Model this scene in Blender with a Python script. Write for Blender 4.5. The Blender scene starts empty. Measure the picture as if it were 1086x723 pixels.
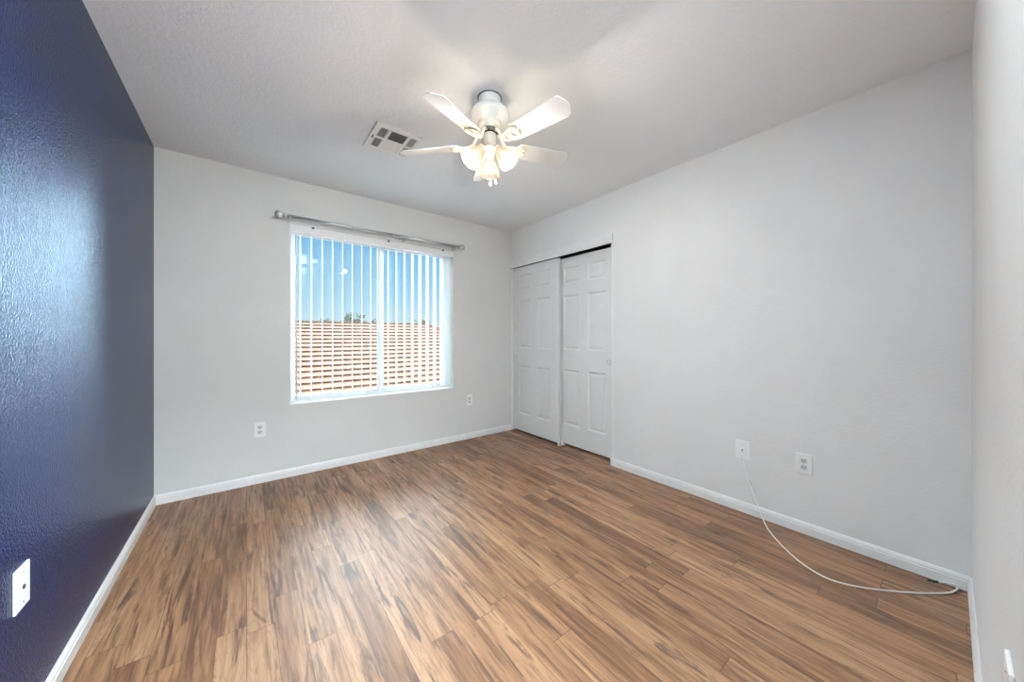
import bpy, bmesh, math, random
from mathutils import Vector, Matrix
random.seed(7)
SC = bpy.context.scene
COL = SC.collection
PI = math.pi
R = math.radians

# ------------------------------------------------------------------ measures
XL, XR, YW, YR, H = -0.499, 2.569, 3.325, -0.066, 2.44     # left wall, closet wall, window wall, near right wall, ceiling
EYE = 1.147
WX0, WX1, WZ0, WZ1 = 0.279, 1.782, 0.580, 2.076             # window opening
CY0, CZ = 1.840, 2.030                                      # closet opening
DX0, DX1, DZ = -0.40, 0.46, 2.03                            # doorway behind the camera

# ------------------------------------------------------------------ camera, world, sun, exposure
cam = bpy.data.cameras.new('camera')
cam.sensor_width = 36.0
cam.lens = 360.8 * 36.0 / 1086.0
cam.shift_y = -(361.5 - 356.9) / 1086.0
cam.clip_start = 0.01
camo = bpy.data.objects.new('camera', cam)
COL.objects.link(camo)
camo.location = (0, 0, EYE)
camo.rotation_euler = (PI / 2, 0, -R(37.938))
SC.camera = camo

SC.view_settings.view_transform = 'Standard'
SC.view_settings.look = 'None'
SC.view_settings.gamma = 1.0
SC.view_settings.use_curve_mapping = False
SC.view_settings.exposure = 0.12

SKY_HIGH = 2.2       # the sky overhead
GLARE_SKY = 340.0          # added bright sky patch beside the window's view, for the navy wall's glare
SKY_FILL = 24.0         # added bright band of unseen sky above the window's view, for glare
SUN = 1.5
FAN_LAMP = 13.5      # watts per bulb
HALL_FILL = 160.0  # strength of the fill added in the unseen hallway
BOUNCE = 175.0         # added fill light, turned up at the ceiling near the doorway

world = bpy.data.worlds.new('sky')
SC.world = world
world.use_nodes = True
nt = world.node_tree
for n in list(nt.nodes):
    nt.nodes.remove(n)
tc = nt.nodes.new('ShaderNodeTexCoord')
sep = nt.nodes.new('ShaderNodeSeparateXYZ')
cr = nt.nodes.new('ShaderNodeValToRGB')
bg = nt.nodes.new('ShaderNodeBackground')
ow = nt.nodes.new('ShaderNodeOutputWorld')
nt.links.new(tc.outputs['Generated'], sep.inputs[0])
nt.links.new(sep.outputs['Z'], cr.inputs[0])
def band(sock, lo, hi):
    n = nt.nodes.new('ShaderNodeMapRange')
    n.interpolation_type = 'SMOOTHSTEP'
    nt.links.new(sock, n.inputs['Value'])
    n.inputs['From Min'].default_value = lo
    n.inputs['From Max'].default_value = hi
    return n.outputs['Result']


def wmath(op, a, b):
    n = nt.nodes.new('ShaderNodeMath'); n.operation = op
    for k, q in enumerate((a, b)):
        if isinstance(q, float):
            n.inputs[k].default_value = q
        else:
            nt.links.new(q, n.inputs[k])
    return n.outputs[0]


X_, Y_, Z_ = sep.outputs['X'], sep.outputs['Y'], sep.outputs['Z']
sky_fill = wmath('MULTIPLY', band(Z_, 0.25, 0.295), band(Y_, 0.05, 0.45))
azim = wmath('ARCTAN2', X_, Y_)            # 0 straight out of the window, growing to the right
glare_sky = wmath('MULTIPLY', wmath('MULTIPLY', band(azim, R(28.5), R(34)), wmath('SUBTRACT', 1.0, band(azim, R(37), R(50)))), wmath('MULTIPLY', band(Z_, -0.02, 0.03), wmath('SUBTRACT', 1.0, band(Z_, 0.20, 0.42))))
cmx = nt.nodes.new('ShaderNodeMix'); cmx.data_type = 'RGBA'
nt.links.new(sky_fill, cmx.inputs['Factor'])
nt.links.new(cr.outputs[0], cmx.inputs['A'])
cmx.inputs['B'].default_value = (0.82 * SKY_FILL, 0.93 * SKY_FILL, SKY_FILL, 1)
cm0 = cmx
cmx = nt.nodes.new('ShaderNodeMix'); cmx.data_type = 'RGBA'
nt.links.new(glare_sky, cmx.inputs['Factor'])
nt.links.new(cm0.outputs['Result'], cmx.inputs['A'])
cmx.inputs['B'].default_value = (0.55 * GLARE_SKY, 0.80 * GLARE_SKY, GLARE_SKY, 1)
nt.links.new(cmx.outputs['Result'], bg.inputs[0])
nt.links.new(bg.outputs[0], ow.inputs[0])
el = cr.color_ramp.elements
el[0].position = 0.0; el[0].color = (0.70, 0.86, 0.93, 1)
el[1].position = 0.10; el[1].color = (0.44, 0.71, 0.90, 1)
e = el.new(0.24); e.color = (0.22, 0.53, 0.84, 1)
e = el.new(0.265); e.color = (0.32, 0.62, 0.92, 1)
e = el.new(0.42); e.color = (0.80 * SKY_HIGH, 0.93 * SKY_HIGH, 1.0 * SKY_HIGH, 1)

sl = bpy.data.lights.new('sun', 'SUN')
sl.energy = SUN
sl.angle = R(0.6)
sl.color = (1.0, 0.95, 0.88)
so = bpy.data.objects.new('sun', sl)
COL.objects.link(so)
so.rotation_euler = Vector((-0.30, 0.22, -0.93)).to_track_quat('-Z', 'Y').to_euler()

hl = bpy.data.lights.new('hall_fill_light', 'AREA')  # added area light behind the camera, fills the room through the doorway
hl.shape = 'RECTANGLE'; hl.size = 0.7; hl.size_y = 0.5
hl.energy = HALL_FILL
hl.color = (0.80, 0.91, 1.0)
ho = bpy.data.objects.new('hall_fill_light', hl)
COL.objects.link(ho)
ho.location = (0.03, -0.95, 2.40)

fl = bpy.data.lights.new('bounce_fill', 'AREA')  # added out-of-frame light that brightens the room off the ceiling
fl.shape = 'DISK'; fl.size = 0.25
fl.energy = BOUNCE
fl.color = (0.82, 0.93, 1.0)
fl.spread = R(118)
fo = bpy.data.objects.new('bounce_fill', fl)
COL.objects.link(fo)
fo.location = (0.36, 0.06, 2.00)
fo.rotation_euler = (PI, 0, 0)


# ------------------------------------------------------------------ materials
def srgb(r, g, b):
    def c(v):
        v /= 255.0
        return v / 12.92 if v <= 0.04045 else ((v + 0.055) / 1.055) ** 2.4
    return (c(r), c(g), c(b), 1)


class NT:
    """a small helper around a material's node tree"""
    def __init__(self, name):
        self.m = bpy.data.materials.new(name)
        self.m.use_nodes = True
        self.t = self.m.node_tree
        self.b = self.t.nodes['Principled BSDF']
        self.out = self.t.nodes['Material Output']

    def n(self, kind, **kw):
        nd = self.t.nodes.new(kind)
        for k, v in kw.items():
            setattr(nd, k, v)
        return nd

    def l(self, a, b):
        self.t.links.new(a, b)

    def val(self, sock, v):
        if hasattr(v, 'is_linked') or hasattr(v, 'links'):
            self.l(v, sock)
        else:
            sock.default_value = v

    def math(self, op, a, b=0.0, c=None):
        nd = self.n('ShaderNodeMath', operation=op)
        self.val(nd.inputs[0], a)
        self.val(nd.inputs[1], b)
        if c is not None:
            self.val(nd.inputs[2], c)
        return nd.outputs[0]

    def pos(self, sx=1, sy=1, sz=1):
        g = self.n('ShaderNodeNewGeometry')
        mp = self.n('ShaderNodeMapping')
        mp.inputs['Scale'].default_value = (sx, sy, sz)
        self.l(g.outputs['Position'], mp.inputs[0])
        return mp.outputs[0]

    def noise(self, vec, scale, detail=2.0, rough=0.5, dist=0.0):
        nd = self.n('ShaderNodeTexNoise')
        self.l(vec, nd.inputs['Vector'])
        nd.inputs['Scale'].default_value = scale
        nd.inputs['Detail'].default_value = detail
        nd.inputs['Roughness'].default_value = rough
        nd.inputs['Distortion'].default_value = dist
        return nd.outputs['Fac']

    def ramp(self, fac, stops):
        nd = self.n('ShaderNodeValToRGB')
        self.l(fac, nd.inputs[0])
        e = nd.color_ramp.elements
        e[0].position, e[0].color = stops[0]
        e[1].position, e[1].color = stops[-1]
        for p, c in stops[1:-1]:
            x = e.new(p)
            x.color = c
        return nd.outputs[0]

    def bump(self, h, strength, dist):
        nd = self.n('ShaderNodeBump')
        nd.inputs['Strength'].default_value = strength
        nd.inputs['Distance'].default_value = dist
        self.l(h, nd.inputs['Height'])
        self.l(nd.outputs[0], self.b.inputs['Normal'])


def flat(name, col, rough=0.5, metal=0.0, spec=0.5, var=0.0, scale=30.0):
    """plain material with a faint procedural unevenness"""
    t = NT(name)
    t.b.inputs['Roughness'].default_value = rough
    t.b.inputs['Metallic'].default_value = metal
    t.b.inputs['Specular IOR Level'].default_value = spec
    if var:
        f = t.noise(t.pos(), scale, 3)
        lo = tuple(c * (1 - var) for c in col[:3]) + (1,)
        hi = tuple(min(1, c * (1 + var)) for c in col[:3]) + (1,)
        t.l(t.ramp(f, [(0.3, lo), (0.7, hi)]), t.b.inputs['Base Color'])
    else:
        t.b.inputs['Base Color'].default_value = col
    return t.m


def wall_paint(name, col, rough, peel=0.0016, strength=0.5, scuff=0.03, scale=85.0):
    t = NT(name)
    t.b.inputs['Roughness'].default_value = rough
    t.b.inputs['Specular IOR Level'].default_value = 0.35
    f = t.noise(t.pos(), 2.3, 5, 0.6)
    lo = tuple(c * (1 - scuff) for c in col[:3]) + (1,)
    t.l(t.ramp(f, [(0.35, lo), (0.6, col)]), t.b.inputs['Base Color'])
    h = t.noise(t.pos(), scale, 3, 0.55)
    t.bump(t.ramp(h, [(0.35, (0, 0, 0, 1)), (0.65, (1, 1, 1, 1))]), strength, peel)
    return t.m


M = {}
M['wall'] = wall_paint('white_wall_paint', (0.78, 0.78, 0.77, 1), 0.55, 0.0012, 0.35)
M['wall_back'] = wall_paint('warm_white_wall_paint', (0.72, 0.72, 0.70, 1), 0.55, 0.0012, 0.35)
M['ceiling'] = wall_paint('ceiling_paint', (0.88, 0.895, 0.91, 1), 0.8, 0.0022, 0.4, 0.02, 60.0)
M['trim'] = flat('white_trim_paint', (0.80, 0.80, 0.79, 1), 0.38, var=0.03, scale=12)
M['door'] = flat('white_door_paint', (0.76, 0.76, 0.75, 1), 0.42, var=0.02, scale=6)
M['fan'] = flat('white_fan_enamel', (0.80, 0.79, 0.75, 1), 0.3, var=0.01)
M['blade'] = flat('white_fan_blade', (0.70, 0.70, 0.69, 1), 0.45, var=0.015)
M['cream'] = flat('cream_fan_metal', (0.80, 0.75, 0.63, 1), 0.35, var=0.02)
M['tan'] = flat('tan_switch_housing', (0.55, 0.49, 0.42, 1), 0.4, var=0.03)
M['vinyl'] = None
M['plate'] = flat('white_plate_plastic', (0.87, 0.87, 0.86, 1), 0.32, var=0.01)
M['receptacle'] = flat('white_receptacle_plastic', (0.66, 0.66, 0.65, 1), 0.35, var=0.01)
M['slot'] = flat('dark_slot', (0.02, 0.02, 0.02, 1), 0.6, var=0.1)
M['nickel'] = flat('brushed_nickel', (0.62, 0.62, 0.61, 1), 0.36, 1.0, var=0.06, scale=80)
M['chrome'] = flat('polished_chrome', (0.75, 0.75, 0.74, 1), 0.12, 1.0, var=0.03)
M['steel'] = flat('dark_steel', (0.10, 0.10, 0.10, 1), 0.4, 1.0, var=0.05)
M['black'] = flat('black_connector', (0.015, 0.015, 0.015, 1), 0.4, var=0.1)
M['cord'] = flat('white_coax_jacket', (0.78, 0.78, 0.76, 1), 0.4, var=0.02)
M['strand'] = flat('copper_strand', (0.28, 0.22, 0.17, 1), 0.45, 0.6, var=0.1)
M['vent'] = flat('white_vent_enamel', (0.87, 0.87, 0.86, 1), 0.4, var=0.01)
M['duct'] = flat('dark_duct', (0.03, 0.03, 0.03, 1), 0.8, var=0.2)
M['frame'] = flat('white_vinyl_window_frame', (0.80, 0.81, 0.82, 1), 0.35, var=0.01)
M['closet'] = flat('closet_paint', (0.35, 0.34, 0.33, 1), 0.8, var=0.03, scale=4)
M['stucco'] = flat('tan_stucco', (0.50, 0.38, 0.27, 1), 0.9, var=0.08, scale=20)
M['earth'] = flat('desert_gravel', (0.34, 0.26, 0.19, 1), 0.95, var=0.2, scale=3)
M['bark'] = flat('grey_bark', (0.14, 0.10, 0.07, 1), 0.9, var=0.2)
M['leaf'] = flat('dusty_green_leaf', (0.17, 0.20, 0.13, 1), 0.7, var=0.3, scale=5)

# blue accent wall: semi-gloss navy over orange-peel texture, rolled in vertical bands
t = NT('navy_semigloss_paint')
f = t.noise(t.pos(1, 5.0, 0.35), 3.0, 4, 0.6)
t.l(t.ramp(f, [(0.3, (0.004, 0.0125, 0.058, 1)), (0.7, (0.0045, 0.0145, 0.068, 1))]), t.b.inputs['Base Color'])
t.b.inputs['Roughness'].default_value = 0.27
t.b.inputs['Specular IOR Level'].default_value = 0.20
h = t.noise(t.pos(), 130.0, 2, 0.5)
t.bump(t.ramp(h, [(0.35, (0, 0, 0, 1)), (0.65, (1, 1, 1, 1))]), 0.6, 0.0014)
M['navy'] = t.m

# laminate floor: staggered strips along Y, each with its own tone, grain and dark figure
t = NT('wood_laminate')
g = t.n('ShaderNodeNewGeometry')
sp = t.n('ShaderNodeSeparateXYZ')
t.l(g.outputs['Position'], sp.inputs[0])
SW, SL = 0.091, 0.95
xs = t.math('DIVIDE', sp.outputs['X'], SW)
ix = t.math('FLOOR', xs)
fx = t.math('FRACT', xs)
wn = t.n('ShaderNodeTexWhiteNoise', noise_dimensions='1D')
t.l(ix, wn.inputs['W'])
ys = t.math('ADD', t.math('DIVIDE', sp.outputs['Y'], SL), t.math('MULTIPLY', wn.outputs['Value'], 7.3))
iy = t.math('FLOOR', ys)
fy = t.math('FRACT', ys)
cmb = t.n('ShaderNodeCombineXYZ')
t.l(ix, cmb.inputs[0]); t.l(iy, cmb.inputs[1])
wn2 = t.n('ShaderNodeTexWhiteNoise', noise_dimensions='3D')
t.l(cmb.outputs[0], wn2.inputs['Vector'])
tone = wn2.outputs['Value']
# plank-local grain coordinates
gv = t.n('ShaderNodeCombineXYZ')
t.l(t.math('ADD', t.math('MULTIPLY', sp.outputs['X'], 1.0), t.math('MULTIPLY', tone, 37.0)), gv.inputs[0])
t.l(t.math('ADD', t.math('MULTIPLY', sp.outputs['Y'], 0.06), t.math('MULTIPLY', tone, 11.0)), gv.inputs[1])
grain = t.noise(gv.outputs[0], 60.0, 6, 0.62, 0.3)
gv2 = t.n('ShaderNodeCombineXYZ')
t.l(t.math('ADD', sp.outputs['X'], t.math('MULTIPLY', tone, 53.0)), gv2.inputs[0])
t.l(t.math('ADD', t.math('MULTIPLY', sp.outputs['Y'], 0.085), t.math('MULTIPLY', tone, 23.0)), gv2.inputs[1])
figure = t.noise(gv2.outputs[0], 27.0, 8, 0.68, 0.9)
blot = t.noise(gv2.outputs[0], 9.0, 3, 0.5, 0.8)
gv3 = t.n('ShaderNodeCombineXYZ')
t.l(t.math('ADD', sp.outputs['X'], t.math('MULTIPLY', tone, 71.0)), gv3.inputs[0])
t.l(t.math('ADD', t.math('MULTIPLY', sp.outputs['Y'], 0.16), t.math('MULTIPLY', tone, 31.0)), gv3.inputs[1])
cath = t.noise(gv3.outputs[0], 11.0, 2, 0.45, 0.4)      # cathedral rings: contour lines of a soft noise
rings = t.math('ABSOLUTE', t.math('SUBTRACT', t.math('FRACT', t.math('MULTIPLY', cath, 9.0)), 0.5))
knotn = t.noise(gv3.outputs[0], 9.0, 4, 0.6, 2.0)
mixv = t.math('ADD', t.math('ADD', t.math('MULTIPLY', tone, 0.17), 0.02), t.math('ADD', t.math('MULTIPLY', grain, 0.50), t.math('MULTIPLY', blot, 0.62)))
base = t.ramp(mixv, [(0.44, srgb(80, 52, 33)), (0.57, srgb(110, 77, 51)), (0.70, srgb(139, 103, 73)), (0.92, srgb(170, 135, 104))])
dark = t.ramp(figure, [(0.37, (1, 1, 1, 1)), (0.48, (0, 0, 0, 1))])
fine = t.ramp(grain, [(0.32, (1, 1, 1, 1)), (0.46, (0, 0, 0, 1))])
mx = t.n('ShaderNodeMix', data_type='RGBA')
t.l(t.math('MULTIPLY', dark, 0.88), mx.inputs['Factor'])
t.l(base, mx.inputs['A'])
mx.inputs['B'].default_value = srgb(58, 39, 28)
mx2 = t.n('ShaderNodeMix', data_type='RGBA')
ringl = t.ramp(rings, [(0.02, (1, 1, 1, 1)), (0.14, (0, 0, 0, 1))])
t.l(t.math('MAXIMUM', t.math('MULTIPLY', fine, 0.50), t.math('MULTIPLY', ringl, 0.20)), mx2.inputs['Factor'])
t.l(mx.outputs['Result'], mx2.inputs['A'])
mx2.inputs['B'].default_value = srgb(84, 56, 37)
mxk = t.n('ShaderNodeMix', data_type='RGBA')
t.l(t.math('MULTIPLY', t.ramp(knotn, [(0.26, (1, 1, 1, 1)), (0.34, (0, 0, 0, 1))]), 0.7), mxk.inputs['Factor'])
t.l(mx2.outputs['Result'], mxk.inputs['A'])
mxk.inputs['B'].default_value = srgb(48, 34, 26)
mx2 = mxk
# seams
sx_ = t.math('MINIMUM', fx, t.math('SUBTRACT', 1.0, fx))
sy_ = t.math('MINIMUM', fy, t.math('SUBTRACT', 1.0, fy))
seam = t.math('MAXIMUM', t.math('LESS_THAN', sx_, 0.010), t.math('LESS_THAN', sy_, 0.0016))
mx3 = t.n('ShaderNodeMix', data_type='RGBA')
t.l(t.math('MULTIPLY', seam, 0.75), mx3.inputs['Factor'])
t.l(mx2.outputs['Result'], mx3.inputs['A'])
mx3.inputs['B'].default_value = srgb(58, 38, 26)
t.l(mx3.outputs['Result'], t.b.inputs['Base Color'])
t.b.inputs['Specular IOR Level'].default_value = 0.5
rr = t.ramp(grain, [(0.3, (0.50, 0.50, 0.50, 1)), (0.7, (0.40, 0.40, 0.40, 1))])
t.l(rr, t.b.inputs['Roughness'])
t.bump(grain, 0.12, 0.001)
M['floor'] = t.m

# roof tiles: pale terracotta, each tile its own tone
t = NT('terracotta_roof_tile')
g = t.n('ShaderNodeNewGeometry')
sp = t.n('ShaderNodeSeparateXYZ')
t.l(g.outputs['Position'], sp.inputs[0])
iy = t.math('FLOOR', t.math('DIVIDE', sp.outputs['Y'], 0.305))
ix = t.math('FLOOR', t.math('ADD', t.math('DIVIDE', sp.outputs['X'], 0.30), t.math('MULTIPLY', iy, 0.5)))
cm = t.n('ShaderNodeCombineXYZ')
t.l(ix, cm.inputs[0]); t.l(iy, cm.inputs[1])
wn = t.n('ShaderNodeTexWhiteNoise', noise_dimensions='3D')
t.l(cm.outputs[0], wn.inputs['Vector'])
v = t.math('ADD', t.math('MULTIPLY', wn.outputs['Value'], 0.6), t.math('MULTIPLY', t.noise(t.pos(), 14, 3), 0.5))
t.l(t.ramp(v, [(0.2, srgb(124, 82, 58)), (0.85, srgb(144, 100, 74))]), t.b.inputs['Base Color'])
t.b.inputs['Roughness'].default_value = 0.9
M['tile'] = t.m
M['ridge'] = flat('ridge_tile', srgb(128, 94, 78), 0.9, var=0.15, scale=8)
M['underlay'] = flat('roof_underlayment', (0.05, 0.035, 0.03, 1), 0.95, var=0.1)

# blind vanes: white vinyl that lets a little light through
t = NT('white_vinyl_vane')
t.t.nodes.remove(t.b)
df = t.n('ShaderNodeBsdfDiffuse'); tr = t.n('ShaderNodeBsdfTranslucent'); mxs = t.n('ShaderNodeMixShader')
c = t.ramp(t.noise(t.pos(4, 4, 0.3), 60, 2), [(0.3, (0.92, 0.92, 0.91, 1)), (0.7, (0.95, 0.95, 0.94, 1))])
t.l(c, df.inputs[0]); t.l(c, tr.inputs[0])
mxs.inputs[0].default_value = 0.66
t.l(df.outputs[0], mxs.inputs[1]); t.l(tr.outputs[0], mxs.inputs[2]); t.l(mxs.outputs[0], t.out.inputs[0])
M['vinyl'] = t.m

# window glass: clear with its Fresnel reflection
t = NT('window_glass')
t.t.nodes.remove(t.b)
tp = t.n('ShaderNodeBsdfTransparent'); gl = t.n('ShaderNodeBsdfGlossy'); fr = t.n('ShaderNodeFresnel'); mxs = t.n('ShaderNodeMixShader')
fr.inputs[0].default_value = 1.5
gl.inputs['Roughness'].default_value = 0.0
wv = t.ramp(t.noise(t.pos(), 1.5, 1), [(0.3, (0.93, 0.96, 0.96, 1)), (0.7, (0.95, 0.97, 0.97, 1))])
t.l(wv, tp.inputs[0])
t.l(t.math('MULTIPLY', fr.outputs[0], 1.6), mxs.inputs[0])
t.l(tp.outputs[0], mxs.inputs[1]); t.l(gl.outputs[0], mxs.inputs[2]); t.l(mxs.outputs[0], t.out.inputs[0])
M['glass'] = t.m

# lamp shades: frosted ribbed glass lit by the bulb inside
t = NT('frosted_lamp_glass')
t.b.inputs['Base Color'].default_value = (0.06, 0.055, 0.045, 1)
t.b.inputs['Roughness'].default_value = 0.35
lw = t.n('ShaderNodeLayerWeight'); lw.inputs[0].default_value = 0.35
ec = t.ramp(lw.outputs['Facing'], [(0.10, (1.0, 0.92, 0.76, 1)), (0.80, (0.62, 0.46, 0.25, 1))])
t.l(ec, t.b.inputs['Emission Color'])
t.b.inputs['Emission Strength'].default_value = 0.70
tp = t.n('ShaderNodeBsdfTransparent'); mxs = t.n('ShaderNodeMixShader')
tp.inputs[0].default_value = (1.0, 0.95, 0.85, 1)
mxs.inputs[0].default_value = 0.66
t.l(tp.outputs[0], mxs.inputs[1]); t.l(t.b.outputs[0], mxs.inputs[2]); t.l(mxs.outputs[0], t.out.inputs[0])
M['shade'] = t.m
t = NT('lit_bulb')
t.b.inputs['Emission Color'].default_value = (1.0, 0.88, 0.66, 1)
t.b.inputs['Emission Strength'].default_value = 1.3
M['bulb'] = t.m


# ------------------------------------------------------------------ mesh helpers
class MB:
    def __init__(self):
        self.bm = bmesh.new()
        self.smooth = False

    def box(self, x0, x1, y0, y1, z0, z1, bev=0.0):
        b = bmesh.new()
        bmesh.ops.create_cube(b, size=1)
        for v in b.verts:
            v.co = Vector((x0 + (v.co.x + .5) * (x1 - x0), y0 + (v.co.y + .5) * (y1 - y0), z0 + (v.co.z + .5) * (z1 - z0)))
        if bev:
            bmesh.ops.bevel(b, geom=list(b.edges), offset=bev, segments=2, profile=0.5, affect='EDGES')
        self._merge(b)
        return self

    def _merge(self, b, mat=None):
        if mat is not None:
            bmesh.ops.transform(b, matrix=mat, verts=b.verts)
        me = bpy.data.meshes.new('tmp')
        b.to_mesh(me)
        self.bm.from_mesh(me)
        bpy.data.meshes.remove(me)
        b.free()

    def lathe(self, prof, seg=32, mat=None, flute=0, amp=0.0, cap=False):
        """prof: (r, z) pairs about the local Z axis"""
        b = bmesh.new()
        rings = []
        for r, z in prof:
            ring = []
            for i in range(seg):
                a = 2 * PI * i / seg
                rr_ = r * (1 + amp * math.cos(flute * a)) if flute else r
                ring.append(b.verts.new((rr_ * math.cos(a), rr_ * math.sin(a), z)))
            rings.append(ring)
        for k in range(len(rings) - 1):
            for i in range(seg):
                j = (i + 1) % seg
                fc = b.faces.new((rings[k][i], rings[k][j], rings[k + 1][j], rings[k + 1][i]))
                fc.smooth = True
        if cap:
            b.faces.new(list(reversed(rings[0])))
            b.faces.new(rings[-1])
        bmesh.ops.recalc_face_normals(b, faces=b.faces)
        self._merge(b, mat)
        return self

    def tube(self, pts, rad, seg=10, closed=False, cap=True):
        pts = [Vector(q) for q in pts]
        n = len(pts)
        rads = rad if isinstance(rad, (list, tuple)) else [rad] * n
        b = bmesh.new()
        rings = []
        prev = None
        for i, q in enumerate(pts):
            if closed:
                tan = pts[(i + 1) % n] - pts[i - 1]
            else:
                tan = pts[min(i + 1, n - 1)] - pts[max(i - 1, 0)]
            tan.normalize()
            if prev is None:
                ref = Vector((0, 0, 1)) if abs(tan.z) < .9 else Vector((1, 0, 0))
                u = tan.cross(ref).normalized()
            else:
                u = (prev - tan * prev.dot(tan)).normalized()
            prev = u
            w = tan.cross(u)
            rings.append([b.verts.new(q + (u * math.cos(2 * PI * k / seg) + w * math.sin(2 * PI * k / seg)) * rads[i]) for k in range(seg)])
        m = n if closed else n - 1
        for i in range(m):
            A, B = rings[i], rings[(i + 1) % n]
            for k in range(seg):
                fc = b.faces.new((A[k], A[(k + 1) % seg], B[(k + 1) % seg], B[k]))
                fc.smooth = True
        if cap and not closed:
            b.faces.new(list(reversed(rings[0])))
            b.faces.new(rings[-1])
        bmesh.ops.recalc_face_normals(b, faces=b.faces)
        self._merge(b)
        return self

    def prism(self, poly, z0, z1, mat=None, bev=0.0):
        """closed outline in XY pushed from z0 to z1"""
        b = bmesh.new()
        lo = [b.verts.new((x, y, z0)) for x, y in poly]
        hi = [b.verts.new((x, y, z1)) for x, y in poly]
        n = len(poly)
        b.faces.new(list(reversed(lo)))
        b.faces.new(hi)
        for i in range(n):
            b.faces.new((lo[i], lo[(i + 1) % n], hi[(i + 1) % n], hi[i]))
        bmesh.ops.recalc_face_normals(b, faces=b.faces)
        if bev:
            ed = [e_ for e_ in b.edges if abs(e_.verts[0].co.z - e_.verts[1].co.z) < 1e-6]
            bmesh.ops.bevel(b, geom=ed, offset=bev, segments=2, profile=0.5, affect='EDGES')
        self._merge(b, mat)
        return self

    def quad(self, *vs):
        self.bm.faces.new([self.bm.verts.new(v) for v in vs])
        return self

    def sphere(self, c, r, sz=1.0, seg=20):
        b = bmesh.new()
        bmesh.ops.create_uvsphere(b, u_segments=seg, v_segments=seg // 2, radius=r)
        for v in b.verts:
            v.co = Vector((v.co.x + c[0], v.co.y + c[1], v.co.z * sz + c[2]))
        for fc in b.faces:
            fc.smooth = True
        self._merge(b)
        return self

    def build(self, name, mat, parent=None, loc=None, rot=None):
        me = bpy.data.meshes.new(name)
        self.bm.to_mesh(me)
        self.bm.free()
        me.materials.append(mat)
        o = bpy.data.objects.new(name, me)
        COL.objects.link(o)
        if parent is not None:
            o.parent = parent
        if loc is not None:
            o.location = loc
        if rot is not None:
            o.rotation_euler = rot
        return o


def thing(name, label, cat, loc, rotz=0.0, group=None):
    o = bpy.data.objects.new(name, None)
    o.empty_display_size = 0.1
    COL.objects.link(o)
    o.location = loc
    o.rotation_euler = (0, 0, rotz)
    o['label'] = label
    o['category'] = cat
    if group:
        o['group'] = group
    return o


def struct(o, label=None, cat=None):
    o['kind'] = 'structure'
    if label:
        o['label'] = label
    if cat:
        o['category'] = cat
    return o


# ------------------------------------------------------------------ room shell
HX0, HX1, HY0 = -0.62, 0.78, -1.75      # hallway behind the camera
TW = 0.17                               # window wall thickness
TC = 0.115                              # partition thickness
m = MB()
m.box(XL - .12, 3.35, HY0 - .1, YW + TW, -0.10, 0.0)
struct(m.build('floor', M['floor']), 'brown wood laminate plank floor across the whole room', 'floor')
m = MB()
m.box(XL - .12, 3.35, HY0 - .1, YW + TW, H, H + .10)
struct(m.build('ceiling', M['ceiling']), 'white orange-peel textured ceiling above the fan and vent', 'ceiling')

m = MB()
m.box(XL - .12, XL, YR, YW + TW, 0, H)
struct(m.build('wall_left', M['navy']), 'glossy navy blue accent wall at the left', 'wall')

m = MB()      # window wall with its opening
m.box(XL, WX0, YW, YW + TW, 0, H)
m.box(WX1, 3.35, YW, YW + TW, 0, H)
m.box(WX0, WX1, YW, YW + TW, 0, WZ0)
m.box(WX0, WX1, YW, YW + TW, WZ1, H)
struct(m.build('wall_back', M['wall_back']), 'off-white wall around the window with the blinds', 'wall')

m = MB()      # closet wall with its opening running into the corner
m.box(XR, XR + TC, YR - TC, CY0, 0, H)
m.box(XR, XR + TC, CY0, YW, CZ, H)
struct(m.build('wall_right', M['wall']), 'long white wall with the closet doors and two wall plates', 'wall')

m = MB()      # near wall with the doorway the camera stands in
m.box(DX1, XR, YR - TC, YR, 0, H)
m.box(XL - .12, DX0, YR - TC, YR, 0, H)
m.box(DX0, DX1, YR - TC, YR, DZ, H)
struct(m.build('wall_front', M['wall']), 'white wall running along the right edge of the picture', 'wall')

m = MB()      # hallway behind the doorway
m.box(HX0 - .1, HX0, HY0, YR - TC, 0, H)
m.box(HX1, HX1 + .1, HY0, YR - TC, 0, H)
m.box(HX0 - .1, HX1 + .1, HY0 - .1, HY0, 0, H)
struct(m.build('wall_hallway', M['wall']))

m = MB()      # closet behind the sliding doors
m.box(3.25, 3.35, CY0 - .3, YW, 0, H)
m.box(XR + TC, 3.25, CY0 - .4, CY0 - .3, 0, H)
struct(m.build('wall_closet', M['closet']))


def base_profile(L):
    """baseboard run along +X from 0 to L, back against y = 0, front towards -Y"""
    prof = [(0, 0), (-.013, 0), (-.013, .042), (-.0105, .046), (-.0105, .053), (-.006, .062), (-.003, .066), (0, .066)]
    b = MB()
    A = [b.bm.verts.new((0, y, z)) for y, z in prof]
    B = [b.bm.verts.new((L, y, z)) for y, z in prof]
    n = len(prof)
    for i in range(n):
        b.bm.faces.new((A[i], A[(i + 1) % n], B[(i + 1) % n], B[i]))
    b.bm.faces.new(A)
    b.bm.faces.new(B)
    bmesh.ops.recalc_face_normals(b.bm, faces=b.bm.faces)
    return b


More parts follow.
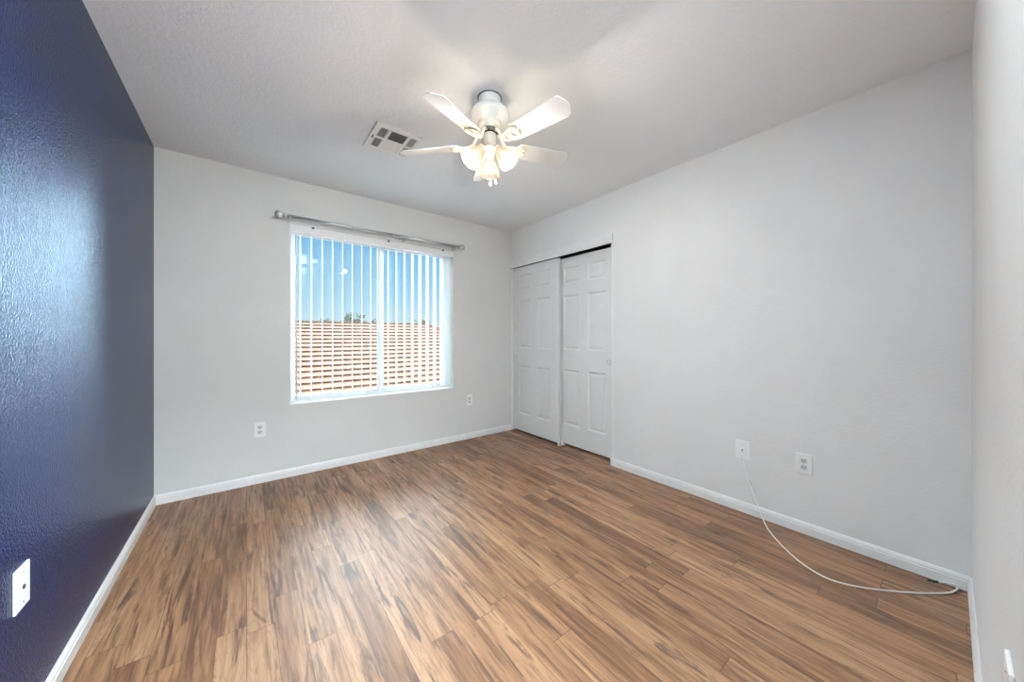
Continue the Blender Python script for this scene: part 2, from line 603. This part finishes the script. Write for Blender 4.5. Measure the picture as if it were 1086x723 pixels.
struct(base_profile(YW - YR).build('baseboard_left', M['trim'], loc=(XL, YR, 0), rot=(0, 0, PI / 2)), 'white baseboard under the navy wall', 'baseboard')
struct(base_profile(XR - XL + .02).build('baseboard_back', M['trim'], loc=(XL, YW, 0)), 'white baseboard under the window wall', 'baseboard')
struct(base_profile(CY0 - .0 - YR).build('baseboard_right', M['trim'], loc=(XR, CY0, 0), rot=(0, 0, -PI / 2)), 'white baseboard along the wall below the two wall plates', 'baseboard')
struct(base_profile(XR - DX1 - .06).build('baseboard_front', M['trim'], loc=(XR, YR, 0), rot=(0, 0, PI)), 'white baseboard along the near right wall', 'baseboard')

# doorway casing behind the camera
m = MB()
for y0, y1 in ((YR, YR + .012), (YR - TC - .012, YR - TC)):
    m.box(DX1, DX1 + .057, y0, y1, 0, DZ + .057)
    m.box(DX0 - .057, DX0, y0, y1, 0, DZ + .057)
    m.box(DX0, DX1, y0, y1, DZ, DZ + .057)
struct(m.build('trim_3', M['trim']))

# closet header board and jambs
m = MB()
m.box(XR - .010, XR + .006, CY0 - .004, YW, 1.983, 2.067, 0.002)
struct(m.build('trim_1', M['trim']), 'white header board above the closet doors', 'trim')
m = MB()
m.box(XR - .002, XR + TC, CY0 - .004, CY0 + .012, 0, 1.983, 0.0015)
m.box(XR - .014, XR + .02, CY0 - .004, CY0 + .014, 0, .066, 0.002)
m.box(XR + .004, XR + TC, YW - .010, YW, 0, 1.983, 0.0015)
struct(m.build('trim_2', M['trim']), 'white jamb strips at both sides of the closet opening', 'trim')
m = MB()
m.box(XR + .012, XR + .100, CY0 + .012, YW - .01, 2.005, 2.030)
struct(m.build('trim_4', M['steel']), 'sliding door track behind the header board', 'trim')


# ------------------------------------------------------------------ closet doors
def door_mesh(wd, ht, th=0.034):
    """six-panel door in local coordinates: width along +X, height +Z, front face at y = 0 towards -Y"""
    st, mu = 0.118, 0.108
    pw = (wd - 2 * st - mu) / 2
    xc = [0, st, st + pw, st + pw + mu, wd - st, wd]
    top = ht
    zc = [0, .200, .780, .985, 1.560, 1.678, ht - .098, ht]
    b = MB()
    bm = b.bm
    def q(vs):
        bm.faces.new([bm.verts.new(v) for v in vs])
    for i in range(5):
        for k in range(7):
            x0, x1, z0, z1 = xc[i], xc[i + 1], zc[k], zc[k + 1]
            if i in (1, 3) and k in (1, 3, 5):
                rings = [(0, 0), (.006, .004), (.013, .009), (.019, .009), (.042, .0035)]
                for (a, da), (c_, dc) in zip(rings, rings[1:]):
                    O = [(x0 + a, da, z0 + a), (x1 - a, da, z0 + a), (x1 - a, da, z1 - a), (x0 + a, da, z1 - a)]
                    I = [(x0 + c_, dc, z0 + c_), (x1 - c_, dc, z0 + c_), (x1 - c_, dc, z1 - c_), (x0 + c_, dc, z1 - c_)]
                    for s in range(4):
                        q((O[s], O[(s + 1) % 4], I[(s + 1) % 4], I[s]))
                a, da = rings[-1]
                q(((x0 + a, da, z0 + a), (x1 - a, da, z0 + a), (x1 - a, da, z1 - a), (x0 + a, da, z1 - a)))
            else:
                q(((x0, 0, z0), (x1, 0, z0), (x1, 0, z1), (x0, 0, z1)))
    q(((0, th, 0), (0, th, ht), (wd, th, ht), (wd, th, 0)))
    q(((0, 0, 0), (0, 0, ht), (0, th, ht), (0, th, 0)))
    q(((wd, 0, 0), (wd, th, 0), (wd, th, ht), (wd, 0, ht)))
    q(((0, 0, 0), (0, th, 0), (wd, th, 0), (wd, 0, 0)))
    q(((0, 0, ht), (wd, 0, ht), (wd, th, ht), (0, th, ht)))
    bmesh.ops.remove_doubles(bm, verts=bm.verts, dist=1e-5)
    bmesh.ops.recalc_face_normals(bm, faces=bm.faces)
    return b


def pull(parent, x, z):
    b = MB()
    rot = Matrix.Translation((x, 0, z)) @ Matrix.Rotation(PI / 2, 4, 'X')
    b.lathe([(.0005, -.006), (.017, -.006), (.0185, 0.0), (.0215, .0022), (.025, .0022), (.027, .0005), (.027, -.001)], 28, rot)
    p = b.build('finger_pull', M['chrome'], parent)
    b = MB()
    b.lathe([(.0005, -.0052), (.0165, -.0052), (.0165, -.006), (.0005, -.006)], 24, rot)
    b.build('cup_shade_disc', M['steel'], p)  # dark disc in the cup, its colour stands in for the recess's shade
    return p


DW = 0.775
d1 = door_mesh(DW, 1.962).build('door_1', M['door'], loc=(XR + .030, 3.313, .022), rot=(0, 0, -PI / 2))
struct(d1, 'left white six-panel closet door, sliding in front of the other', 'door')
pull(d1, .040, .885)
d2 = door_mesh(DW, 1.952).build('door_2', M['door'], loc=(XR + .084, CY0 + .014 + DW, .022), rot=(0, 0, -PI / 2))
struct(d2, 'right white six-panel closet door, set back behind the left one', 'door')
pull(d2, DW - .086, .888)
gd = thing('door_guide', 'small white plastic guide on the floor under the meeting closet doors', 'guide', (XR + .060, 2.52, 0))
m = MB(); m.box(-.05, .05, -.018, .018, 0, .005, .001); m.build('base_plate', M['plate'], gd)
m = MB(); m.box(-.048, -.036, -.014, .014, .004, .034, .002); m.build('guide_fin', M['plate'], gd)
m = MB(); m.box(.006, .014, -.014, .014, .004, .034, .002); m.build('guide_fin', M['plate'], gd)

# ------------------------------------------------------------------ window
FY0, FY1 = YW + .108, YW + .165
w1 = MB()      # outer frame of the window in the opening
w1.box(WX0, WX0 + .026, FY0, FY1, WZ0, WZ1, .002)
w1.box(WX1 - .026, WX1, FY0, FY1, WZ0, WZ1, .002)
w1.box(WX0 + .026, WX1 - .026, FY0, FY1, WZ0, WZ0 + .034, .002)
w1.box(WX0 + .026, WX1 - .026, FY0, FY1, WZ1 - .03, WZ1, .002)
w1 = struct(w1.build('window_1', M['frame']), 'white sliding window looking onto a tiled roof', 'window')
MX = 1.034      # centre of the meeting stiles


def sash(x0, x1, y0, y1, stl, str_):
    z0, z1 = WZ0 + .030, WZ1 - .028
    b = MB()
    b.box(x0, x0 + stl, y0, y1, z0, z1, .002)
    b.box(x1 - str_, x1, y0, y1, z0, z1, .002)
    b.box(x0 + stl, x1 - str_, y0, y1, z0, z0 + .030, .002)
    b.box(x0 + stl, x1 - str_, y0, y1, z1 - .03, z1, .002)
    s = b.build('window_sash', M['frame'], w1)
    b = MB()
    ym = (y0 + y1) / 2
    b.box(x0 + stl, x1 - str_, ym - .003, ym + .003, z0 + .03, z1 - .03)
    b.build('pane', M['glass'], s)
    return s


sash(WX0 + .022, MX + .018, FY0 + .006, FY0 + .028, .024, .040)
sash(MX - .012, WX1 - .022, FY0 + .030, FY0 + .052, .055, .024)
m = MB(); m.box(MX + .016, MX + .026, FY0 + .004, FY0 + .024, 1.26, 1.36, .002)
m.build('sash_latch', M['frame'], w1)
m = MB(); m.box(WX0 + .001, WX1 - .001, YW - .003, FY0, WZ0, WZ0 + .012, .002)
m.build('window_sill', M['trim'], w1)
m = MB()
m.box(WX1 - .004, WX1, YW - .001, FY0, WZ0 + .012, WZ1)
m.box(WX0, WX0 + .004, YW - .001, FY0, WZ0 + .012, WZ1)
m.build('window_return', M['trim'], w1)

# ------------------------------------------------------------------ vertical blind
vb = thing('vertical_blind', 'white vertical blind with open vanes hanging inside the window', 'blind', (WX0, YW + .056, WZ0))
WDT = WX1 - WX0
m = MB()      # headrail with a dust cover front
m.box(.006, WDT - .006, -.052, .020, 1.441, 1.490, .002)
m.box(.004, WDT - .004, -.060, -.053, 1.432, 1.4935, .0015)
m.build('headrail', M['vent'], vb)
for x in (.165, .80, 1.375):
    m = MB()
    m.box(x - .012, x + .012, -.063, -.045, 1.4925, 1.4955, .0006)
    m.box(x - .009, x + .009, -.0645, -.060, 1.480, 1.4955, .001)
    m.build('mounting_clip', M['steel'], vb)
VL = 1.375


def vane():
    b = MB()
    n = 8
    top, bot = 0.0, -VL
    fr_, bk_ = [], []
    for k in range(n + 1):
        s = -1 + 2 * k / n
        y = s * .0445
        x = .0065 * (1 - s * s)
        fr_.append((x, y)); bk_.append((x + .0009, y))
    outline = fr_ + bk_[::-1]
    b.prism(outline, bot, top)
    return b


vprot = None
for k in range(18):
    x = .356 + .0818 * k - WX0
    if vprot is None:
        vo = vane().build('vane', M['vinyl'], vb)
        vprot = vo
        m = MB(); m.box(-.004, .005, -.010, .010, -.004, .022, .001); m.box(-.0012, .0012, -.003, .003, .020, .060)
        cp = m.build('carrier_clip', M['plate'], vo)
    else:
        vo = vprot.copy(); COL.objects.link(vo); vo.parent = vb
        c2 = cp.copy(); COL.objects.link(c2); c2.parent = vo
    vo.location = (x, 0, 1.42)
    vo.rotation_euler = (0, 0, R(-10.5 + max(0, k - 9) * 1.35 + random.uniform(-2.2, 2.2)))
m = MB(); m.tube([(.047, -.050, 1.44), (.047, -.051, 1.40), (.046, -.051, .10)], .0045, 10); m.tube([(.046, -.051, .10), (.046, -.051, .045)], .0065, 10)
m.build('tilt_wand', M['plate'], vb)

# ------------------------------------------------------------------ curtain rod
RY, RZ = YW - .080, 2.113
cr_ = thing('curtain_rod', 'brushed nickel curtain rod mounted above the window', 'curtain rod', (1.02, RY, RZ))
rod_rot = Matrix.Rotation(PI / 2, 4, 'Y')
m = MB(); m.lathe([(.0125, -.79), (.0125, .10)], 24, rod_rot, cap=True)
m.build('rod', M['nickel'], cr_)
m = MB(); m.lathe([(.0148, .08), (.0148, .79)], 24, rod_rot, cap=True); m.lathe([(.0165, .070), (.0165, .088)], 24, rod_rot, cap=True)
m.build('rod', M['nickel'], cr_)
for s in (-1, 1):
    b = MB()
    pr = [(.0005, .848), (.012, .847), (.022, .842), (.029, .832), (.031, .820), (.028, .808), (.020, .799), (.012, .795), (.012, .790), (.017, .788), (.017, .780), (.0135, .778), (.0135, .768)]
    b.lathe([(r, z * s) for r, z in pr], 24, rod_rot)
    b.build('finial', M['nickel'], cr_)
for x in (-.745, .20, .745):
    b = MB()
    b.box(x - .010, x + .010, .074, .0795, -.035, .035, .002)
    b.box(x - .006, x + .006, .0, .076, -.026, -.018, .001)
    b.tube([(x, .019 * math.sin(a) - .0, -.019 * math.cos(a)) for a in [PI * k / 10 - PI / 2 + PI / 2 * 0 for k in range(-3, 14)]], .0032, 8)
    b.tube([(x, 0, -.016), (x, 0, -.040)], .0035, 8)
    b.build('bracket', M['nickel'], cr_)

# ------------------------------------------------------------------ ceiling fan
FX, FYc = 1.040, 1.531
fan = thing('ceiling_fan', 'white five-blade ceiling fan with three lit frosted glass shades', 'ceiling fan', (FX, FYc, H))
m = MB()
m.lathe([(.061, -.004), (.061, -.018), (.058, -.044), (.055, -.056)], 40)
m.lathe([(.0005, -.003), (.061, -.004)], 40)
m.build('canopy', M['fan'], fan)
m = MB(); m.lathe([(.0005, 0), (.065, 0), (.065, -.004), (.0005, -.004)], 40)
m.build('mounting_plate', M['steel'], fan)
m = MB()
m.lathe([(.055, -.050), (.066, -.054), (.086, -.066), (.102, -.080), (.108, -.094), (.107, -.104), (.099, -.112), (.090, -.118), (.080, -.132), (.068, -.140)], 48)
m.build('motor_housing', M['fan'], fan)
m = MB()
m.lathe([(.068, -.139), (.066, -.141), (.064, -.144), (.066, -.147), (.064, -.156), (.056, -.168), (.046, -.175), (.0005, -.175)], 48)
m.build('motor_band', M['cream'], fan)
m = MB(); m.lathe([(.0005, -.174), (.020, -.174), (.020, -.202), (.0005, -.202)], 28)
m.lathe([(.0005, -.178), (.047, -.178), (.049, -.184), (.047, -.190), (.0005, -.190)], 36)
m.build('flywheel', M['steel'], fan)
m = MB()
m.lathe([(.0005, -.198), (.034, -.198), (.040, -.203), (.041, -.210), (.041, -.252), (.039, -.262), (.030, -.268), (.0005, -.268)], 36)
m.build('switch_housing', M['tan'], fan)
m = MB()
m.lathe([(.0005, -.266), (.029, -.266), (.031, -.272), (.031, -.292), (.024, -.304), (.012, -.310), (.008, -.318), (.010, -.324), (.007, -.331), (.0005, -.333)], 32)
m.build('light_fitter', M['cream'], fan)


def blade_outline():
    pts = []
    x0, x1 = .165, .511
    w0, w1_ = .050, .0595
    def hw(x):
        return w0 + (w1_ - w0) * (x - x0) / (x1 - x0)
    rt = .030
    side = []
    side.append((x0, hw(x0) - .022)); side.append((x0 + .006, hw(x0) - .008)); side.append((x0 + .020, hw(x0)))
    side.append((x1 - .055, hw(x1 - .055)))
    for k in range(7):
        a = PI / 2 * (1 - k / 6)
        side.append((x1 - .012 - rt + rt * math.cos(a), hw(x1) - rt + rt * math.sin(a)))
    side.append((x1 - .004, .016))
    side.append((x1, 0.0))
    up = side
    dn = [(x, -y) for x, y in side[:-1]]
    return up[::-1] + dn if False else up + dn[::-1]


def arc(cx, cy, r, a0, a1, n, z):
    return [(cx + r * math.cos(R(a0 + (a1 - a0) * k / n)), cy + r * math.sin(R(a0 + (a1 - a0) * k / n)), z) for k in range(n + 1)]


TH0 = 62.6
LIFT = [.073, -.028, -.090, -.028, .073]
for k in range(5):
    b = MB()
    b.prism(blade_outline(), -.003, .003, bev=.0012)
    o = b.build('fan_blade', M['blade'], fan)
    o.rotation_mode = 'QUATERNION'
    mt = Matrix.Rotation(R(TH0 + 72 * k), 4, 'Z') @ Matrix.Rotation(-LIFT[k], 4, 'Y') @ Matrix.Rotation(-.285, 4, 'X')
    o.location = (0, 0, -.252)
    o.rotation_quaternion = mt.to_quaternion()
    b = MB()      # scrolled iron under the blade, with its arm up to the motor
    zz = -.0075
    b.tube(arc(.178, 0, .034, 0, 340, 30, zz), .0058, 8, closed=False)
    b.tube(arc(.184, 0, .020, 0, 340, 24, zz), .0045, 8, closed=False)
    b.tube([(.152, .0, zz), (.164, 0.0, zz)], .006, 8)
    for s in (-1, 1):
        b.tube([(.150, .018 * s, zz), (.134, .024 * s, zz), (.116, .018 * s, zz + .002), (.100, .009 * s, zz + .008), (.086, .004 * s, zz + .02)], .0050, 8)
    inv = mt.inverted()
    hub_pt = inv @ Vector(Matrix.Rotation(R(TH0 + 72 * k), 4, 'Z') @ Vector((.038, 0, .068)))
    mid = inv @ Vector(Matrix.Rotation(R(TH0 + 72 * k), 4, 'Z') @ Vector((.066, 0, .050)))
    b.tube([(.114, 0, zz + .003), (.096, 0, zz + .010), tuple(mid), tuple(hub_pt)], [.006, .0075, .009, .010], 8)
    for sx in (-.022, .022):
        b.lathe([(.0005, -.0135), (.004, -.0125), (.0045, -.008)], 10, Matrix.Translation((.178 + sx * .2, sx * 1.2, 0)))
    b.build('blade_iron', M['cream'], o)

PN, PR = [], []
prof_out = [(.0215, .0), (.024, -.006), (.028, -.020), (.034, -.036), (.042, -.055), (.049, -.074), (.0535, -.090), (.0555, -.100), (.0585, -.108)]
prof_in = [(r - .003, z) for r, z in prof_out]
for k, az in enumerate((55.7, 175.7, 295.7)):
    ax = Matrix.Rotation(R(az), 4, 'Z')
    tilt = Matrix.Rotation(-R(40), 4, 'Y')      # mouth leans outwards
    mt = Matrix.Translation((0, 0, -.285)) @ ax @ Matrix.Translation((.050, 0, 0)) @ tilt
    b = MB()
    pts = [(.020, 0, -.282), (.036, 0, -.276), (.050, 0, -.276)]
    pts = [tuple(ax @ Vector(q)) for q in pts] + [tuple(mt @ Vector((0, 0, -.004)))]
    b.tube(pts, .009, 10)
    b.lathe([(.0005, .006), (.018, .006), (.0235, .002), (.0245, -.006), (.0245, -.014)], 28, mt)
    b.build('lamp_arm', M['cream'], fan)
    b = MB()
    b.lathe(prof_out + prof_in[::-1], 72, flute=18, amp=.018)
    sh = b.build('lamp_shade', M['shade'], fan)
    sh.matrix_local = mt
    b = MB()
    b.lathe([(.0005, -.076), (.010, -.073), (.017, -.064), (.0185, -.054), (.015, -.042), (.010, -.032), (.009, -.012), (.0005, -.012)], 20)
    b.build('bulb', M['bulb'], sh)
    ld = bpy.data.lights.new('fan_lamp', 'POINT')
    ld.energy = FAN_LAMP
    ld.color = (1.0, 0.96, 0.91)
    ld.shadow_soft_size = .018
    lo = bpy.data.objects.new('fan_lamp', ld)
    COL.objects.link(lo)
    lo.location = Vector((FX, FYc, H)) + (mt @ Vector((0, 0, -.098)))

for (x, y, z0, z1) in ((-.012, -.024, -.268, -.462), (.034, -.006, -.262, -.432)):
    b = MB()
    b.tube([(x, y, z0), (x, y, z1)], .0012, 6)
    c_ = b.build('pull_chain', M['nickel'], fan)
    b = MB()
    b.lathe([(.0005, z1 + .002), (.003, z1), (.0045, z1 - .010), (.0075, z1 - .024), (.006, z1 - .028), (.0005, z1 - .029)], 16, Matrix.Translation((x, y, 0)))
    b.build('chain_pull', M['plate'], c_)

# ------------------------------------------------------------------ ceiling vent
VX0, VX1, VY0, VY1 = .615, .900, 2.104, 2.411
vn = thing('ceiling_vent', 'white square air vent with louvers in the ceiling beside the fan', 'vent', ((VX0 + VX1) / 2, (VY0 + VY1) / 2, H))
hx, hy = (VX1 - VX0) / 2, (VY1 - VY0) / 2
cols = [(-.108, -.058), (-.040, .062), (.080, .126)]
rows = [(-.124, -.008), (.008, .124)]
m = MB()
xs_ = [-hx] + [v for c in cols for v in c] + [hx]
ys_ = [-hy] + [v for c in rows for v in c] + [hy]
for i in range(len(xs_) - 1):
    for j in range(len(ys_) - 1):
        if i % 2 == 1 and j % 2 == 1:
            continue
        m.box(xs_[i], xs_[i + 1], ys_[j], ys_[j + 1], -.012, -.006)
m.box(-hx, hx, -hy, -hy + .006, -.009, 0); m.box(-hx, hx, hy - .006, hy, -.009, 0)
m.box(-hx, -hx + .006, -hy, hy, -.009, 0); m.box(hx - .006, hx, -hy, hy, -.009, 0)
m.build('grille_frame', M['vent'], vn)
m = MB(); m.box(-hx + .008, hx - .008, -hy + .008, hy - .008, -.0015, -.0003); m.build('duct_opening', M['duct'], vn)
for ci, (a, c_) in enumerate(cols):
    for ri, (d_, e_) in enumerate(rows):
        b = MB()
        if ci == 1:
            n = 7
            sg = 1 if ri == 0 else -1
            dy_ = .0056 if ri == 0 else .0075
            for k in range(n):
                y = d_ + (e_ - d_) * (k + .5) / n
                b.quad((a, y - dy_, -.0105 if sg > 0 else -.004), (c_, y - dy_, -.0105 if sg > 0 else -.004), (c_, y + dy_, -.006 if sg > 0 else -.0105), (a, y + dy_, -.006 if sg > 0 else -.0105))
        else:
            n = 4
            sg = -1 if ci == 0 else 1
            for k in range(n):
                x = a + (c_ - a) * (k + .5) / n
                b.box(x - .0017, x + .0017, d_, e_, -.0112, -.0085)
        b.build('louver', M['vent'], vn)
m = MB(); m.box(-.128, -.122, -.020, .020, -.0135, -.0115); m.box(-.127, -.123, -.004, .004, -.024, -.012, .001)
m.build('damper_lever', M['steel'], vn)


# ------------------------------------------------------------------ wall plates
def cover(parent, w=.076, h=.117):
    b = MB()
    b.prism([(-w / 2, -h / 2), (w / 2, -h / 2), (w / 2, h / 2), (-w / 2, h / 2)], 0, .0065, Matrix.Rotation(PI / 2, 4, 'X'), bev=.0022)
    return b.build('cover_plate', M['plate'], parent)


FR = Matrix.Rotation(PI / 2, 4, 'X')


def screw(parent, z):
    b = MB()
    b.lathe([(.0005, .0085), (.0028, .0080), (.0035, .0062)], 12, Matrix.Translation((0, 0, z)) @ FR)
    return b.build('screw', M['nickel'], parent)


def outlet(label, loc, rotz):
    o = thing('wall_outlet', label, 'outlet', loc, rotz)
    cover(o)
    for z in (-.0195, .0195):
        b = MB()
        pts = []
        for k in range(32):
            a = 2 * PI * k / 32
            x, y = .0172 * math.cos(a), .0172 * math.sin(a)
            pts.append((x, max(-.0135, min(.0135, y))))
        b.prism(pts, .005, .0088, Matrix.Translation((0, 0, z)) @ FR, bev=.0006)
        r_ = b.build('receptacle', M['receptacle'], o)
        b = MB()
        b.box(-.0082, -.0050, -.0093, -.0085, z - .002, z + .0080)
        b.box(.0050, .0082, -.0093, -.0085, z - .001, z + .0070)
        b.lathe([(.0005, .0093), (.0032, .0093), (.0032, .0085)], 12, Matrix.Translation((0, 0, z - .0075)) @ FR)
        b.build('slots', M['slot'], r_)
    screw(o, 0)
    return o


outlet('white duplex outlet low on the window wall, left of the window', (.0805, YW, .418), 0)
outlet('white duplex outlet low on the window wall near the closet corner', (1.979, YW, .432), 0)
outlet('white duplex outlet with nothing plugged in, on the long white wall', (XR, .5185, .404), -PI / 2)


def coax(label, loc, rotz, name='cable_jack', out=.017):
    o = thing(name, label, 'wall jack', loc, rotz)
    cover(o)
    b = MB()
    b.lathe([(.0005, .009), (.0065, .009), (.0065, .006)], 6, FR)
    b.lathe([(.0045, .008), (.0045, out), (.0015, out), (.0012, .0085)], 16, FR)
    b.build('jack', M['steel'], o)
    screw(o, .042); screw(o, -.042)
    return o


CJY, CJZ = .832, .404
coax('white coax wall plate with a white cable hanging from it', (XR, CJY, CJZ), -PI / 2)
coax('white single-jack wall plate low on the navy wall', (XL, 1.590, .449), PI / 2, out=.0095)
sw = thing('wall_plate', 'white wall plate on the near wall, cut by the bottom right corner', 'wall plate', (1.005, YR, .545), PI)
cover(sw)
b = MB()
b.lathe([(.0005, .0072), (.0040, .0072), (.0045, .0062)], 16, FR)
b.build('jack', M['plate'], sw)
screw(sw, .042); screw(sw, -.042)

# ------------------------------------------------------------------ coax cable
def smooth(pts, n=8):
    P = [Vector(q) for q in pts]
    P = [2 * P[0] - P[1]] + P + [2 * P[-1] - P[-2]]
    out = []
    for i in range(1, len(P) - 2):
        for k in range(n):
            s = k / n
            a, b_, c_, d_ = P[i - 1], P[i], P[i + 1], P[i + 2]
            out.append(0.5 * ((2 * b_) + (-a + c_) * s + (2 * a - 5 * b_ + 4 * c_ - d_) * s * s + (-a + 3 * b_ - 3 * c_ + d_) * s ** 3))
    out.append(P[-2])
    return out


cab = thing('coax_cable', 'thin white cable looping from the wall jack along the floor to the corner', 'cable', (2.30, .35, 0))
org = Vector((2.30, .35, 0))
zf = .0036
path = [(XR - .018, CJY, CJZ), (XR - .034, CJY - .001, CJZ - .002), (XR - .040, CJY - .006, CJZ - .022), (XR - .030, CJY - .013, CJZ - .072),
        (XR - .026, CJY - .033, .249), (XR - .036, .765, .160), (2.505, .714, .055), (2.455, .672, .014), (2.400, .630, zf), (2.306, .556, zf),
        (2.212, .458, zf), (2.168, .366, zf), (2.184, .291, zf), (2.235, .214, zf), (2.313, .130, zf), (2.391, .058, zf), (2.465, .004, zf),
        (2.510, -.018, .006), (2.538, -.026, .012), (2.548, -.020, .015), (2.545, -.002, .014), (2.530, .030, .009)]
b = MB(); b.tube([Vector(q) - org for q in smooth(path)], .0034, 10)
b.build('cord', M['cord'], cab)
b = MB(); b.tube([Vector(q) - org for q in [(XR - .0135, CJY, CJZ), (XR - .028, CJY, CJZ - .001)]], .0055, 6)
b.build('connector', M['nickel'], cab)
b = MB()
b.tube([Vector(q) - org for q in [(2.530, .030, .009), (2.521, .046, .0075)]], .0055, 8)
b.tube([Vector(q) - org for q in [(2.521, .046, .0075), (2.514, .060, .0065)]], .0036, 8)
b.build('connector', M['black'], cab)
b = MB(); b.tube([Vector(q) - org for q in smooth([(XR - .026, CJY - .030, .262), (XR - .023, CJY - .036, .238), (XR - .017, CJY - .050, .212), (XR - .014, CJY - .058, .190)])], .0011, 6)
b.build('loose_strand', M['strand'], cab)

# ------------------------------------------------------------------ outside: neighbouring roof, ground, trees
GZ = -3.2
m = MB(); m.box(-40, 60, YW + TW + .3, 70, GZ - .2, GZ)
struct(m.build('ground', M['earth']))
hs = thing('neighbour_house', 'house next door with a pale terracotta hip roof seen through the blinds', 'house', (0, 14, GZ))
RYr, RZr, DY, DZ_ = 14.0, 1.623, .305, .120
RX0, RX1 = -9.0, 6.10
b = MB(); u_ = MB()
NC = 22
for k in range(NC):
    yt, zt = RYr - k * DY, RZr - k * DZ_
    yb, zb = yt - DY - .030, zt - DZ_ - .030 * DZ_ / DY
    # a course of tiles: its lower edge rides on the course below, its butt open above a dark gap
    lift_t, lift_b = .012, .064
    xa0, xa1 = RX0 - (RYr - yt), RX1 + (RYr - yt)
    xb0, xb1 = RX0 - (RYr - yb), RX1 + (RYr - yb)
    y0, z0 = yb, zb + lift_b
    th = .022
    tp_ = [(xa0, yt, zt + lift_t + th), (xb0, yb, zb + lift_b + th), (xb1, yb, zb + lift_b + th), (xa1, yt, zt + lift_t + th)]
    bt_ = [(x, y, z - th) for x, y, z in tp_]
    T = [b.bm.verts.new((x, y - 14, z - GZ)) for x, y, z in tp_]
    B_ = [b.bm.verts.new((x, y - 14, z - GZ)) for x, y, z in bt_]
    b.bm.faces.new(T); b.bm.faces.new(B_[::-1])
    for i in range(4):
        b.bm.faces.new((T[i], B_[i], B_[(i + 1) % 4], T[(i + 1) % 4]))
EY = RYr - NC * DY; EZ = RZr - NC * DZ_
run = RYr - EY
bmesh.ops.recalc_face_normals(b.bm, faces=b.bm.faces)
b.build('roof', M['tile'], hs)
for vs in (((RX0, 0, RZr - GZ), (RX1, 0, RZr - GZ), (RX1 + run, -run, EZ - GZ), (RX0 - run, -run, EZ - GZ)),
           ((RX1, 0, RZr - GZ), (RX1 + run, run, EZ - GZ), (RX1 + run, -run, EZ - GZ)),
           ((RX0, 0, RZr - GZ), (RX0 - run, -run, EZ - GZ), (RX0 - run, run, EZ - GZ)),
           ((RX1, 0, RZr - GZ), (RX0, 0, RZr - GZ), (RX0 - run, run, EZ - GZ), (RX1 + run, run, EZ - GZ)),
           ((RX0 - run, -run, EZ - GZ), (RX1 + run, -run, EZ - GZ), (RX1 + run, run, EZ - GZ), (RX0 - run, run, EZ - GZ))):
    u_.quad(*vs)
u_.build('roof_deck', M['underlay'], hs)
b = MB()
n = 46
for i in range(n):      # ridge and hip caps, tile by tile
    x0 = RX0 + (RX1 - RX0) * i / n
    x1 = RX0 + (RX1 - RX0) * (i + 1.12) / n
    b.prism([(-.10, -.05), (.10, -.05), (.055, .045), (-.055, .045)], 0, x1 - x0, Matrix.Translation((x0, 0, RZr - GZ + .045)) @ Matrix.Rotation(PI / 2, 4, 'Z') @ Matrix.Rotation(PI / 2, 4, 'X'))
for sx, X0 in ((1, RX1), (-1, RX0)):
    for i in range(24):
        d0, d1_ = run * i / 24, run * (i + 1.12) / 24
        p0 = Vector((X0 + sx * d0, -d0, RZr - GZ - d0 * DZ_ / DY + .045)); p1 = Vector((X0 + sx * d1_, -d1_, RZr - GZ - d1_ * DZ_ / DY + .045))
        b.tube([p0, p1], [.075, .095], 8)
b.build('ridge_cap', M['ridge'], hs)
b = MB(); b.box(RX0 - run + .5, RX1 + run - .5, -run + .5, run - .5, 0, EZ - GZ)
b.build('wall', M['stucco'], hs)


def tree(label, loc, h, cr, n, seed, flat_=.7):
    rnd = random.Random(seed)
    o = thing('tree', label, 'tree', loc, 0, 'treetops beyond the roof ridge')
    b = MB()
    b.tube([(0, 0, 0), (.08, .02, h * .3), (-.05, .05, h * .6), (.02, 0, h * .9)], [.16, .13, .10, .04], 8)
    for k in range(7):
        a = rnd.uniform(0, 2 * PI)
        b.tube([(0, 0, h * .5), (cr * .4 * math.cos(a), cr * .4 * math.sin(a), h * .68), (cr * .8 * math.cos(a), cr * .8 * math.sin(a), h * rnd.uniform(.76, .95))], [.06, .035, .012], 6)
    b.build('trunk', M['bark'], o)
    b = MB()
    clumps = [(rnd.gauss(0, cr * .42), rnd.gauss(0, cr * .42), h - cr * flat_ * rnd.uniform(.15, 1.6)) for _ in range(16)]
    for k in range(n):
        cx_, cy_, cz_ = clumps[k % 16]
        q = Vector((rnd.gauss(cx_, cr * .17), rnd.gauss(cy_, cr * .17), rnd.gauss(cz_, cr * .14)))
        d = Vector((rnd.uniform(-1, 1), rnd.uniform(-1, 1), rnd.uniform(-.5, 1))).normalized() * rnd.uniform(.07, .15)
        e2 = d.cross(Vector((rnd.uniform(-1, 1), rnd.uniform(-1, 1), rnd.uniform(-1, 1)))).normalized() * d.length * .32
        b.quad(q - d, q + e2, q + d, q - e2)
    b.build('foliage', M['leaf'], o)
    return o


tree('broad treetop rising highest over the middle of the roof ridge', (5.40, 23.4, GZ), 5.80, .60, 520, 3)
tree('small wispy treetop over the ridge, left of the broad one', (3.85, 24.0, GZ), 5.47, .45, 260, 5)
tree('low treetop over the ridge just left of the window mullion', (7.0, 24.3, GZ), 5.42, .5, 260, 8)
tree('treetop over the ridge behind the right window sash', (10.3, 24.0, GZ), 5.72, .55, 300, 11)
